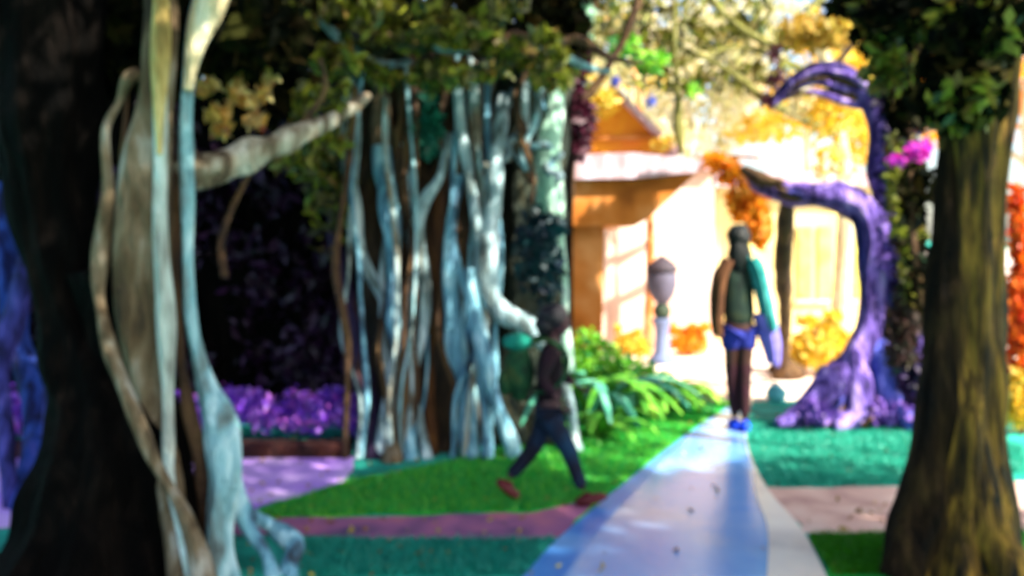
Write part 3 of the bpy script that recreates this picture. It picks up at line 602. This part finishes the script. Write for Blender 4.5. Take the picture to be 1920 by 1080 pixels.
def join(*ms):
    bm = bmesh.new()
    for m in ms: bm.from_mesh(m)
    me = bpy.data.meshes.new('m'); bm.to_mesh(me); bm.free(); return me
def head_mesh(c, s, face=0.0):
    """sculpted head, s = height; local +X is the face direction, turned by face"""
    bm = bmesh.new(); bmesh.ops.create_uvsphere(bm, u_segments=28, v_segments=20, radius=1)
    for v in bm.verts:
        x, y, z = v.co
        q = Vector((x*.43, y*.36, z*.5))
        if z < 0: q.x *= 1-.18*(-z); q.y *= 1-.42*(-z)**1.3; 
        if x > 0 and z < -.3: q.x += .04*(-z)
        if x > .75 and abs(y) < .22: q.x += .085*math.exp(-((z+.16)/.14)**2)*(1-abs(y)/.22)
        if x > .6: q.x -= .035*math.exp(-((z-.03)/.1)**2)*math.exp(-((abs(y)-.35)/.15)**2)
        if x > .8 and abs(y) < .25: q.x += .02*math.exp(-((z+.47)/.07)**2)
        v.co = q*s
    for sg in (-1,1):
        e = bmesh.ops.create_uvsphere(bm, u_segments=10, v_segments=8, radius=1)['verts']
        for v in e: v.co = Vector((-.02*s+v.co.x*.055*s, sg*(.355*s)+v.co.y*.025*s, -.04*s+v.co.z*.095*s))
    bmesh.ops.transform(bm, matrix=Matrix.Translation(c)@Matrix.Rotation(face, 4, 'Z'), verts=bm.verts)
    me = bpy.data.meshes.new('m'); bm.to_mesh(me); bm.free(); return me
def hand_mesh(wr, d, side, s, curl=.5):
    """wr wrist, d pointing direction, side = thumb side direction, s = hand length"""
    d = Vector(d).normalized(); side = Vector(side); side = (side-d*side.dot(d)).normalized(); n = d.cross(side)
    wr = Vector(wr); nodes = [(*(wr-d*s*.06), .16*s, .12*s), (*(wr+d*s*.2), .2*s, .1*s), (*(wr+d*s*.46), .21*s, .09*s)]
    ms = [skin_mesh(nodes, chain(0,3), 1)]
    for k, (o, l) in enumerate(((.17,.42),(.06,.47),(-.055,.44),(-.165,.34))):
        b = wr+d*s*.42+side*o*s; nd = []; q = b; dd = d.copy()
        for j in range(4):
            nd.append((*q, .052*s*(1-.1*j)))
            q = q+dd*l*s/3; dd = (dd+n*curl*(.5+.12*k)*.8).normalized()
        ms.append(skin_mesh(nd, chain(0,4), 1))
    b = wr+d*s*.14+side*.12*s; td = (side*.8+d*.7).normalized(); nd = []
    for j in range(4): nd.append((*b, .065*s*(1-.1*j))); b = b+td*s*.15; td = (td+d*.35+n*.2).normalized()
    ms.append(skin_mesh(nd, chain(0,4), 1)); return join(*ms)
def off(nodes, b): return [tuple([n[0]+b.x, n[1]+b.y, n[2]+b.z, *n[3:]]) for n in nodes]

# ---- child walking to the right
B = G(1030, 945); B.z = 0
t = thing('person', 'child with short black hair striding right across the lawn, dark jacket and red-brown shoes', 'person', B)
m_skin = noise_mat('skin', [(.05,.02,.02),(.08,.03,.035)], scale=10, bump=.05, rough=.5)
m_hair = noise_mat('black_hair', [(.003,.002,.004),(.012,.008,.014)], scale=30, stretch=(1,1,.3), bump=.5, rough=.4)
m_jack = noise_mat('dark_jacket', [(.003,.001,.003),(.012,.002,.006),(.022,.004,.012)], scale=9, bump=.3)
m_pant = noise_mat('navy_trousers', [(.002,.002,.006),(.003,.006,.02),(.002,.03,.07)], scale=5, bump=.3)
m_shoe = noise_mat('maroon_shoe', [(.06,.004,.006),(.12,.01,.012)], scale=10, bump=.1, rough=.5)
# near side is -y
bn = [(0,0,.60,.075,.09),(0,0,.70,.07,.09),(.005,0,.84,.075,.10),(.015,0,.95,.05,.07),(.025,0,1.0,.034),(.03,0,1.05,.036),
      (.01,-.11,.93,.035),(-.06,-.15,.78,.026),(.05,-.16,.66,.02),
      (.01,.11,.93,.035),(.07,.14,.78,.026),(.17,.13,.70,.02),
      (.0,-.06,.56,.062),(.115,-.06,.34,.046),(.20,-.06,.10,.028),
      (.0,.06,.56,.062),(-.09,.06,.32,.046),(-.25,.06,.14,.028)]
be = [(0,1),(1,2),(2,3),(3,4),(4,5),(3,6),(6,7),(7,8),(3,9),(9,10),(10,11),(0,12),(12,13),(13,14),(0,15),(15,16),(16,17)]
body = join(skin_mesh(off(bn, B), be), head_mesh(B+Vector((.045,0,1.105)), .185), hand_mesh(B+Vector((.05,-.16,.66)), (.6,.05,-.75), (.6,0,.6), .115), hand_mesh(B+Vector((.17,.13,.70)), (.8,0,-.4), (.2,0,.9), .115))
link('body', body, m_skin, t)
for sg in (-1,1): MB().blob(B+Vector((.112,sg*.032,1.115)), (.008,.01,.007), seg=10, rings=8, lump=0).build('eye', m_hair, t)
MB().blob(B+Vector((.118,0,1.062)), (.006,.02,.004), seg=10, rings=8, lump=0).build('mouth', m_shoe, t)
# hair: cap over skull
hb = MB().blob(B+Vector((.022,0,1.135)), (.093,.083,.084), seg=24, rings=16, lump=.1, seed=3); hb.blob(B+Vector((-.02,0,1.09)), (.065,.072,.07), lump=.12, seed=5)
hb.build('hair', m_hair, t)
jn = [(0,0,.58,.095,.115),(0,0,.70,.085,.105),(.0,0,.84,.09,.115),(.012,0,.945,.06,.085),(.02,0,.985,.045),
      (.01,-.115,.925,.05),(-.06,-.155,.78,.04),(.03,-.163,.685,.032),(.01,.115,.925,.05),(.07,.145,.78,.04),(.15,.135,.715,.032)]
link('jacket', skin_mesh(off(jn, B), [(0,1),(1,2),(2,3),(3,4),(3,5),(5,6),(6,7),(3,8),(8,9),(9,10)]), m_jack, t)
pn = [(0,0,.60,.085,.10),(.0,-.062,.54,.075),(.115,-.062,.34,.056),(.155,-.062,.22,.045),(.195,-.062,.11,.042),
      (.0,.062,.54,.075),(-.09,.062,.33,.056),(-.17,.062,.23,.045),(-.24,.062,.155,.042)]
link('trousers', skin_mesh(off(pn, B), [(0,1),(1,2),(2,3),(3,4),(0,5),(5,6),(6,7),(7,8)]), m_pant, t)
def shoe(p, ang, s, mat, par, rz=0):
    m = MB().blob((0,0,0), (s*.5,s*.2,s*.17), seg=18, rings=12, lump=.04)
    for i, v in enumerate(m.v):
        if v.x < 0 and v.z > 0: v.z *= 1.5
        if v.z < -s*.1: v.z = -s*.1
        m.v[i] = v
    M = Matrix.Translation(p)@Matrix.Rotation(rz, 4, 'Z')@Matrix.Rotation(ang, 4, 'Y')
    m.v = [M@v for v in m.v]; return m.build('shoe', mat, par)
shoe(B+Vector((.25,-.062,.045)), math.radians(-14), .2, m_shoe, t)
shoe(B+Vector((-.245,.062,.065)), math.radians(38), .2, m_shoe, t)

t2 = thing('backpack', 'bulging dark green backpack with a teal top worn by the walking child', 'backpack', B+Vector((-.17,0,.62)))
m_bp = noise_mat('dark_green_canvas', [(.002,.02,.008),(.006,.06,.02),(.05,.06,.01)], scale=8, bump=.3)
m_bt = noise_mat('teal_canvas', [(.0,.12,.08),(.01,.3,.21)], scale=8, bump=.2)
MB().blob(B+Vector((-.185,0,.80)), (.09,.12,.17), seg=24, rings=18, lump=.07, seed=1).build('bag', m_bp, t2)
MB().blob(B+Vector((-.19,0,.985)), (.095,.12,.055), seg=22, rings=14, lump=.06, seed=2).build('flap', m_bt, t2)
MB().blob(B+Vector((-.27,0,.74)), (.045,.10,.08), seg=18, rings=12, lump=.06, seed=2).build('pocket', m_bp, t2)
for sg in (-1,1):
    MB().tube([(B.x-.11,sg*.08+B.y,.99,.014),(B.x-.01,sg*.09+B.y,1.005,.014),(B.x+.09,sg*.09+B.y,.93,.014),(B.x+.10,sg*.1+B.y,.83,.013),(B.x+.03,sg*.125+B.y,.73,.012),(B.x-.1,sg*.11+B.y,.69,.012)], seg=8, lump=0).build('strap', m_bp, t2)

# ---- woman on the path, seen from behind
B = G(1385, 806); B.z = 0
t = thing('person', 'woman in dark green top, blue shorts and teal shawl standing on the path', 'person', B)
bn = [(0,0,.93,.13,.09),(0,0,1.06,.11,.08),(0,0,1.24,.13,.08),(0,.0,1.38,.08,.06),(0,.0,1.44,.045),(0,.01,1.51,.045),
      (-.165,0,1.35,.046),(-.2,.02,1.1,.036),(-.17,.10,.9,.026),
      (.165,0,1.35,.046),(.215,.01,1.1,.036),(.225,.04,.86,.026),
      (-.065,0,.86,.085),(-.05,.03,.5,.058),(-.03,.0,.1,.036),
      (.065,0,.86,.085),(.045,-.02,.5,.058),(.03,-.08,.1,.036)]
be2 = be
body = join(skin_mesh(off(bn, B), be2), head_mesh(B+Vector((0,.02,1.6)), .22, math.radians(80)), hand_mesh(B+Vector((-.17,.10,.9)), (.1,.3,-.9), (.7,.3,0), .17), hand_mesh(B+Vector((.225,.04,.86)), (0,.1,-1), (-.3,.9,0), .17))
link('body', body, noise_mat('brown_skin', [(.03,.01,.007),(.05,.018,.012)], scale=8, bump=.05, rough=.5), t)
for sg in (-1,1): MB().blob(B+Vector((sg*.035,.105,1.61)), (.012,.008,.008), seg=10, rings=8, lump=0).build('eye', m_hair, t)
m_h2 = noise_mat('dark_green_hair', [(.002,.003,.003),(.006,.010,.009)], scale=30, stretch=(1,1,.3), bump=.5, rough=.4)
MB().blob(B+Vector((0,-.005,1.625)), (.098,.11,.115), seg=24, rings=16, lump=.08, seed=3).blob(B+Vector((0,-.05,1.48)), (.095,.06,.17), lump=.12, seed=5).build('hair', m_h2, t)
m_top = noise_mat('dark_green_top', [(.002,.008,.006),(.008,.025,.016),(.03,.04,.015)], scale=7, bump=.3)
jn = [(0,0,.84,.165,.135),(0,0,1.1,.13,.1),(0,0,1.24,.145,.095),(0,0,1.385,.09,.07),(0,0,1.43,.055),
      (-.165,0,1.345,.06),(-.2,.015,1.12,.05),(-.178,.085,.94,.04),(.165,0,1.345,.06),(.213,.01,1.12,.05),(.224,.035,.91,.04)]
link('top', skin_mesh(off(jn, B), [(0,1),(1,2),(2,3),(3,4),(3,5),(5,6),(6,7),(3,8),(8,9),(9,10)]), m_top, t)
pn = [(0,0,.95,.145,.105),(-.07,0,.85,.1),(-.062,.015,.66,.085),(.07,0,.85,.1),(.06,-.01,.66,.085)]
link('shorts', skin_mesh(off(pn, B), [(0,1),(1,2),(0,3),(3,4)]), noise_mat('royal_blue_cloth', [(.006,.012,.12),(.02,.03,.28)], scale=6, bump=.3), t)
pn = [(-.058,.02,.62,.07),(-.05,.03,.5,.064),(-.04,.02,.3,.055),(-.03,0,.12,.045)]
qn = [(.055,-.01,.62,.07),(.045,-.02,.5,.064),(.038,-.05,.3,.055),(.03,-.08,.12,.045)]
m_leg = noise_mat('dark_leggings', [(.015,.004,.003),(.03,.004,.01),(.015,.003,.03)], scale=3, bump=.2)
link('legging', skin_mesh(off(pn, B), chain(0,4)), m_leg, t); link('legging', skin_mesh(off(qn, B), chain(0,4)), m_leg, t)
m_bs = plain('blue_shoe', (.01,.06,.7))
shoe(B+Vector((-.03,.04,.035)), 0, .25, m_bs, t, math.radians(92)); shoe(B+Vector((.035,-.04,.035)), math.radians(2), .25, m_bs, t, math.radians(85))
# shawl draped over the right shoulder, flaring out
def cloth(name, mat, rows, par, thick=.012):
    v = []; f = []; nr = len(rows)-1
    U = 16
    R = cr([np.array(r, float) for r in rows], 5)
    for i, r in enumerate(R):
        x0, x1, z, y = r
        for j in range(U+1):
            u = j/U; v.append(B+Vector((x0+(x1-x0)*u, y-.10*math.sin(math.pi*u)+.012*math.sin(u*22+i*.25), z+.015*math.sin(u*9))))
    for i in range(len(R)-1):
        for j in range(U): a = i*(U+1)+j; f.append((a, a+1, a+U+2, a+U+1))
    o = link(name, mesh(v, f), mat, par); s = o.modifiers.new('thickness', 'SOLIDIFY'); s.thickness = thick; return o
cloth('shawl', noise_mat('teal_cloth', [(.0,.05,.05),(.01,.2,.19),(.06,.36,.34)], scale=4, bump=.2), [(.02,.14,1.46,-.02),(.06,.19,1.38,-.04),(.12,.23,1.2,-.06),(.16,.27,1.02,-.06),(.19,.30,.86,-.06)], t)
cloth('sash', noise_mat('violet_cloth', [(.1,.08,.4),(.28,.24,.7)], scale=4, bump=.2), [(.12,.29,.98,-.03),(.15,.32,.84,-.03),(.2,.34,.7,-.03),(.24,.33,.56,-.03)], t)
cloth('stole', noise_mat('rust_cloth', [(.05,.018,.008),(.14,.055,.02)], scale=4, bump=.2), [(-.14,-.03,1.44,.0),(-.22,-.12,1.25,-.03),(-.24,-.15,1.0,-.03),(-.22,-.15,.8,-.03)], t)

# ------------------------------------------------------------------ fallen leaves
def litter():
    C = []
    for k in range(600):
        x = random.uniform(450, 1900); y = 760+320*random.random()**1.5
        q = G(x, y, .014)
        if 1000 < x < 1560 and random.random() < .75: continue
        C.append((tuple(q), (.04,.04,.004), 1))
    o = leaves('fallen_leaves', leaf_mat('litter_leaf', [(.3,.16,.02),(.2,.08,.02),(.4,.35,.05),(.25,.05,.05)], .2), C, size=.05, droop=0)
    tag(o, 'small yellow and brown fallen leaves scattered over lawns and path', 'leaf litter', kind='stuff')
litter()
